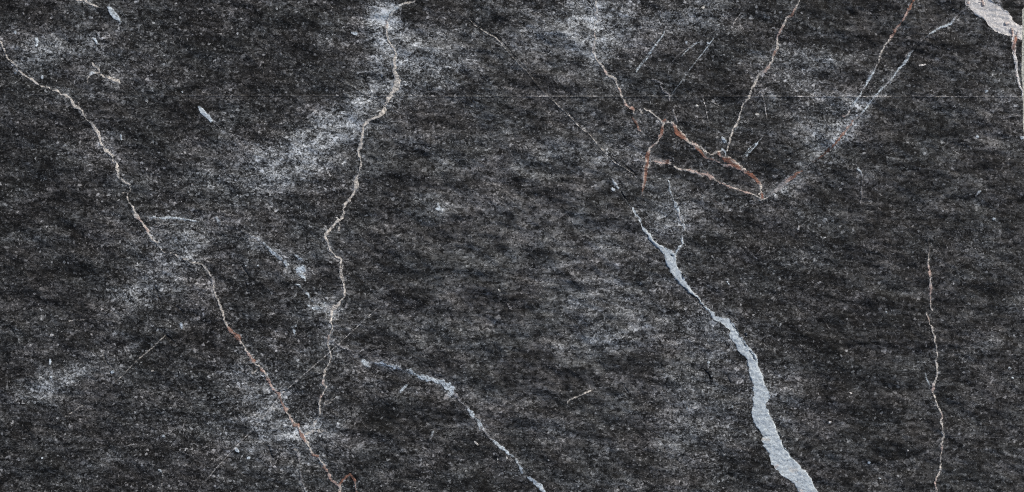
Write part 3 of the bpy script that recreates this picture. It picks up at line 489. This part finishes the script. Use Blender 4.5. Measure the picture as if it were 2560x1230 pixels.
warpc = g.noise(g.scale(P, (1 / 10, 1 / 10, 1)), 2, .6, off=(3, 9, 0), col=True)
warp = g.scale(g.add(warpc, (-.5, -.5, 0)), (14, 12, 0))
Pw = g.add(P, warp)
patch = g.ss(g.noise(g.scale(P, (1 / 46, 1 / 26, 1)), 4, .65, .5, off=(41, 13, 0)), .32, .66)
Hm = g.m('MULTIPLY', Hp, g.m('ADD', .50, g.m('MULTIPLY', patch, 1.1)))
Hn = g.m('MULTIPLY', g.m('MINIMUM', Hc, 0.0), g.m('ADD', 1.1, g.m('MULTIPLY', patch, -.9)))
Hc = g.m('ADD', Hm, Hn)
f1 = g.noise(g.scale(P, (1 / 5.6, 1 / 4.4, 1)), 3, .70, .5)
f2 = g.noise(g.scale(Pw, (1 / 11.0, 1 / 7.0, 1)), 2, .6, .8, off=(31, 5, 0))
ridge = g.m('SUBTRACT', 1.0, g.m('MULTIPLY', g.m('ABSOLUTE', g.m('SUBTRACT', f2, .5)), 11.0), clamp=True)   # curled pale wisps
gate = g.ss(g.noise(g.scale(P, (1 / 17, 1 / 11, 1)), 3, .6, off=(71, 8, 0)), .40, .62)
wisps = g.m('MULTIPLY', ridge, gate)
blot = g.ss(g.noise(g.scale(P, (1 / 30, 1 / 13, 1)), 4, .7, .6, off=(12, 44, 0)), .34, .66)
streak = g.ss(g.noise(g.scale(P, (1 / 60, 1 / 5, 1)), 3, .6, off=(2, 90, 0)), .35, .68)
grain = g.ss(f1, .42, .68)
dark = g.ss(g.noise(g.scale(Pw, (1 / 12, 1 / 8, 1)), 3, .6, .8, off=(9, 61, 0)), .34, .54)              # small black hollows
vo = g.n("ShaderNodeTexVoronoi", voronoi_dimensions='2D', feature='F1'); vo.inputs['Scale'].default_value = 1
g.put(vo.inputs['Vector'], g.scale(Pw, (1 / 12, 1 / 9, 1)))
vs = g.n("ShaderNodeSeparateColor"); nt.links.new(vo.outputs['Color'], vs.inputs[0])
rad = g.m('MULTIPLY', g.m('POWER', vs.outputs[1], 2.0), .50)
fleck = g.m('MULTIPLY', g.ss(g.m('SUBTRACT', rad, vo.outputs['Distance']), -.08, .08), g.ss(vs.outputs[0], .50, .9))
vo2 = g.n("ShaderNodeTexVoronoi", voronoi_dimensions='2D', feature='F1'); vo2.inputs['Scale'].default_value = 1
g.put(vo2.inputs['Vector'], g.scale(g.add(P, g.scale(warp, (1.6, 1.3, 0))), (1 / 30, 1 / 22, 1)))
vs2 = g.n("ShaderNodeSeparateColor"); nt.links.new(vo2.outputs['Color'], vs2.inputs[0])
rad2 = g.m('MULTIPLY', g.m('POWER', vs2.outputs[1], 3.0), .20)
fleck2 = g.m('MULTIPLY', g.ss(g.m('SUBTRACT', rad2, vo2.outputs['Distance']), -.06, .04), g.ss(vs2.outputs[0], .5, 1.0))

gain = g.m('MULTIPLY', g.m('ADD', .54, g.m('MULTIPLY', Hc, .95)), g.m('ADD', .46, g.m('MULTIPLY', CR, .66)))
sig = g.m('ADD', g.m('MULTIPLY', grain, .27), g.m('MULTIPLY', wisps, .27))
sig = g.m('ADD', sig, g.m('MULTIPLY', fleck, .36))
v = g.m('MULTIPLY', sig, gain)
v = g.m('ADD', v, g.m('MULTIPLY', blot, .085))
v = g.m('ADD', v, g.m('MULTIPLY', streak, g.m('MULTIPLY', g.m('SUBTRACT', 1.15, CR), .06)))
v = g.m('ADD', v, g.m('ADD', .104, g.m('MULTIPLY', Hc, .20)))
v = g.m('ADD', v, g.m('MULTIPLY', g.m('SUBTRACT', 1.0, CR), .072))
v = g.m('MULTIPLY', v, g.m('ADD', .44, g.m('MULTIPLY', dark, .60)))
mott = g.noise(g.scale(P, (1 / 95, 1 / 44, 1)), 5, .68, .7, off=(17, 29, 0))
v = g.m('MULTIPLY', v, g.m('ADD', .62, g.m('MULTIPLY', g.ss(mott, .30, .70), .72)))
v = g.m('ADD', v, g.m('MULTIPLY', fleck2, .26))
fs = g.noise(g.scale(g.add(P, g.scale(warp, (.7, .7, 0))), (1 / 5.2, 1 / 4.2, 1)), 1.5, .6, .3, off=(77, 19, 0))
lo = g.m('SUBTRACT', g.m('SUBTRACT', .68, g.m('MULTIPLY', Hc, .17)), g.m('MULTIPLY', CR, .035))
star = g.m('DIVIDE', g.m('SUBTRACT', fs, lo), .07, clamp=True)
vo3 = g.n("ShaderNodeTexVoronoi", voronoi_dimensions='2D', feature='F1'); vo3.inputs['Scale'].default_value = 1
g.put(vo3.inputs['Vector'], g.scale(g.add(P, g.scale(warp, (.9, .8, 0))), (1 / 14, 1 / 13, 1)))
vs3 = g.n("ShaderNodeSeparateColor"); nt.links.new(vo3.outputs['Color'], vs3.inputs[0])
rad3 = g.m('MULTIPLY', g.m('POWER', vs3.outputs[1], 1.6), .27)
star3 = g.m('MULTIPLY', g.ss(g.m('SUBTRACT', rad3, vo3.outputs['Distance']), -.04, .04), g.ss(vs3.outputs[0], .25, .8))
clus = g.ss(g.noise(g.scale(P, (1 / 50, 1 / 34, 1)), 3, .65, off=(7, 77, 0)), .34, .62)
star3 = g.m('MULTIPLY', star3, g.m('MULTIPLY', g.m('ADD', .35, g.m('MULTIPLY', clus, 1.1)), g.m('ADD', .55, g.m('MULTIPLY', CR, .95))))
star = g.m('MAXIMUM', star, star3)
v = g.m('ADD', v, g.m('MULTIPLY', star, g.m('ADD', .25, g.m('MULTIPLY', Hc, .08))))
v = g.m('MULTIPLY', v, g.m('SUBTRACT', 1.06, g.m('MULTIPLY', v, .30)))
v = g.m('MAXIMUM', g.m('ADD', g.m('MULTIPLY', g.m('SUBTRACT', v, .21), 1.06), .205), .05)
v = g.m('MAXIMUM', v, .055)
alb = g.m('POWER', v, 2.2)
tintn = g.noise(g.scale(P, (1 / 140, 1 / 90, 1)), 2, .5, off=(55, 3, 0))
tint = g.mix(g.ss(tintn, .3, .7), (.94, 1.005, 1.05, 1), (.98, .985, 1.02, 1))
tint = g.mix(g.ss(Hp, .15, .6), tint, (.93, 1.0, 1.06, 1))
rockc = g.mix(1.0, g.n("ShaderNodeCombineColor").outputs[0], tint, 'MULTIPLY')
cc = [n for n in nt.nodes if n.bl_idname == "ShaderNodeCombineColor"][0]
for i in range(3): nt.links.new(alb, cc.inputs[i])

ef = g.noise(g.scale(P, (1 / 7.5, 1 / 6, 1)), 3, .7, .8, off=(7, 7, 0))
A0 = at1.outputs['Alpha']
aa = g.m('ADD', A0, g.m('MULTIPLY', g.m('SUBTRACT', ef, .5), g.m('MULTIPLY', g.ss(A0, 0.10, .5), 1.9)))
aa = g.m('MULTIPLY', g.m('ADD', g.ss(aa, .20, .66), g.m('MULTIPLY', A0, .15)), 1.0, clamp=True)
aa = g.m('MULTIPLY', aa, g.m('MULTIPLY', g.ss(A0, 0, .15), .97))
WD = at2.outputs['Alpha']                                # 1 in the massive calcite, lower in thin veins
mot = g.noise(g.scale(P, (1 / 8, 1 / 5, 1)), 4, .7, .8, off=(19, 2, 0))
motc = g.m('ADD', g.m('MULTIPLY', g.ss(mot, .30, .70, .62, 1.12), WD), g.m('MULTIPLY', g.ss(mot, .36, .62, .36, 1.25), g.m('SUBTRACT', 1.0, WD)))
mc = g.n("ShaderNodeCombineColor")
for i in range(3): nt.links.new(motc, mc.inputs[i])
minc = g.mix(1.0, at1.outputs['Color'], mc.outputs[0], 'MULTIPLY')
spk = g.ss(g.noise(g.scale(Pw, (1 / 7, 1 / 4, 1)), 3, .7, off=(88, 2, 0)), .26, .38)
minc = g.mix(g.m('MULTIPLY', g.m('SUBTRACT', 1.0, spk), .6), minc, (.08, .08, .085, 1))
colr = g.mix(aa, rockc, minc)
colr = g.mix(g.m('MULTIPLY', K, .78), colr, (.006, .006, .007, 1))  # cracks and pits blackened: dark seam filling plus painted shade of their depth

bs = g.n("ShaderNodeBsdfPrincipled")
nt.links.new(colr, bs.inputs['Base Color'])
bs.inputs['Roughness'].default_value = .82
bs.inputs['Specular IOR Level'].default_value = .25
bh = g.m('ADD', g.m('MULTIPLY', f1, .6), g.m('ADD', g.m('MULTIPLY', dark, .35), g.m('MULTIPLY', mot, .3)))
bp = g.n("ShaderNodeBump"); bp.inputs['Strength'].default_value = .38; bp.inputs['Distance'].default_value = .0012
nt.links.new(bh, bp.inputs['Height']); nt.links.new(bp.outputs[0], bs.inputs['Normal'])
out = g.n("ShaderNodeOutputMaterial"); nt.links.new(bs.outputs[0], out.inputs[0])

gmat, gt = new_mat("pale_concrete")
q = G(gt)
gp = q.n("ShaderNodeTexCoord").outputs['Object']
gn = q.noise(q.scale(gp, (60, 60, 0)), 5, .6)
gcol = q.mix(q.ss(gn, .3, .7), (.50, .54, .50, 1), (.62, .65, .61, 1))
gb = q.n("ShaderNodeBsdfPrincipled"); gt.links.new(gcol, gb.inputs['Base Color']); gb.inputs['Roughness'].default_value = .9
gbp = q.n("ShaderNodeBump"); gbp.inputs['Distance'].default_value = .002
gt.links.new(q.noise(q.scale(gp, (300, 300, 0)), 4, .6), gbp.inputs['Height']); gt.links.new(gbp.outputs[0], gb.inputs['Normal'])
go = q.n("ShaderNodeOutputMaterial"); gt.links.new(gb.outputs[0], go.inputs[0])

# ------------------------------------------------------------------ build the meshes
edge = np.interp(Y, [-330, 0, 18, 24, 50, 120, 200, 240, 300, 360, 1560], [2562, 2561.5, 2560, 2556.5, 2555, 2554, 2555, 2557, 2558.5, 2562, 2562]) + fbm(X * 0, Y, 9, 9, 91, 2) * .8
XX = np.where(X > 2540, 2540 + (X - 2540) * (edge - 2540) / 20.0, X)
XX = XX + np.where(X < -200, fbm(X, Y, 60, 60, 93, 3) * 12 * np.clip((-200 - X) / 100, 0, 1), 0)
YY = Y + np.where(Y < -200, fbm(X, Y, 60, 60, 95, 3) * 12 * np.clip((-200 - Y) / 100, 0, 1), 0)
YY = YY + np.where(Y > 1440, fbm(X, Y, 60, 60, 97, 3) * 12 * np.clip((Y - 1440) / 100, 0, 1), 0)
co = np.empty((NY * NX, 3), np.float32)
co[:, 0] = ((XX - 1280) * MM).ravel(); co[:, 1] = ((615 - YY) * MM).ravel(); co[:, 2] = (TOP + hgt * MM).ravel()
mineral = np.concatenate([pig, alp[..., None]], -1).reshape(-1, 4).astype(np.float32)
rock = np.stack([glow, np.clip(crk, 0, 1), crisp, wide], -1).reshape(-1, 4).astype(np.float32)

jj, ii = np.meshgrid(np.arange(NY - 1), np.arange(NX - 1), indexing='ij')
v00 = (jj * NX + ii).ravel()
quads = np.stack([v00, v00 + NX, v00 + NX + 1, v00 + 1], 1)          # counter clockwise seen from above
fp = np.maximum(np.maximum(part[:-1, :-1], part[1:, :-1]), np.maximum(part[:-1, 1:], part[1:, 1:])).ravel()

def build(name, faces, depth, floor=None, cap=True, parent=None):
    used = np.unique(faces)
    remap = np.full(NX * NY, -1, np.int64); remap[used] = np.arange(len(used))
    f = remap[faces]; n = len(used)
    e = np.concatenate([f[:, [0, 1]], f[:, [1, 2]], f[:, [2, 3]], f[:, [3, 0]]])
    key = np.minimum(e[:, 0], e[:, 1]) * (n + 1) + np.maximum(e[:, 0], e[:, 1])
    _, inv, cnt = np.unique(key, return_inverse=True, return_counts=True)
    be = e[cnt[inv.ravel()] == 1]
    top = co[used]
    if floor is not None:                                             # the slab: only its outer rim gets walls
        gi = used[be]
        bx, by = gi % NX, gi // NX
        rim = ((bx == 0) | (bx == NX - 1) | (by == 0) | (by == NY - 1)).all(1)
        be = be[rim]
    bv = np.unique(be); rm2 = np.full(n, -1, np.int64)
    if cap:
        low = top.copy(); low[:, 2] = TOP - depth
        rm2 = np.arange(n) + n; src = used
    else:
        low = top[bv].copy(); low[:, 2] = floor
        rm2[bv] = np.arange(len(bv)) + n; src = used[bv]
    walls = np.stack([be[:, 1], be[:, 0], rm2[be[:, 0]], rm2[be[:, 1]]], 1)
    allf = [f, walls]
    if cap: allf.append(f[:, ::-1] + n)
    F = np.concatenate(allf).astype(np.int32)
    V = np.concatenate([top, low]).astype(np.float32)
    me = bpy.data.meshes.new(name)
    me.vertices.add(len(V)); me.vertices.foreach_set("co", V.ravel())
    me.loops.add(F.size); me.loops.foreach_set("vertex_index", F.ravel())
    me.polygons.add(len(F)); me.polygons.foreach_set("loop_start", np.arange(0, F.size, 4, dtype=np.int32))
    try: me.polygons.foreach_set("loop_total", np.full(len(F), 4, np.int32))
    except Exception: pass
    me.update(calc_edges=True)
    ids = np.concatenate([used, src])
    for nm, arr in (("mineral", mineral), ("rock", rock)):
        at = me.attributes.new(nm, 'FLOAT_COLOR', 'POINT'); at.data.foreach_set("color", arr[ids].ravel())
    me.materials.append(mat)
    o = bpy.data.objects.new(name, me); scene.collection.objects.link(o)
    if parent is not None: o.parent = parent
    return o

root = bpy.data.objects.new("stone_slab", None)
scene.collection.objects.link(root)
root['label'] = "dark grey rough stone slab crossed by white, cream and rust red veins"
root['category'] = "stone slab"
root['kind'] = 'thing'
body = build('rock_body', quads[fp < 0], 0, floor=0.0005, cap=False, parent=root)
objs = {}
for i, (name, label, par) in enumerate(PARTS):
    sel = quads[fp == i]
    if len(sel) < 2: continue
    p = objs.get(par, root) if par is not None else root
    o = build(name, sel, .006, parent=p)
    if label: o['label'] = label
    objs[i] = o

gm = bpy.data.meshes.new("ground")
L = 3.0
gm.from_pydata([(-L, -L, 0), (L, -L, 0), (L, L, 0), (-L, L, 0)], [], [(0, 1, 2, 3)])
gm.materials.append(gmat)
go_ = bpy.data.objects.new("ground", gm); scene.collection.objects.link(go_)
go_['kind'] = 'structure'
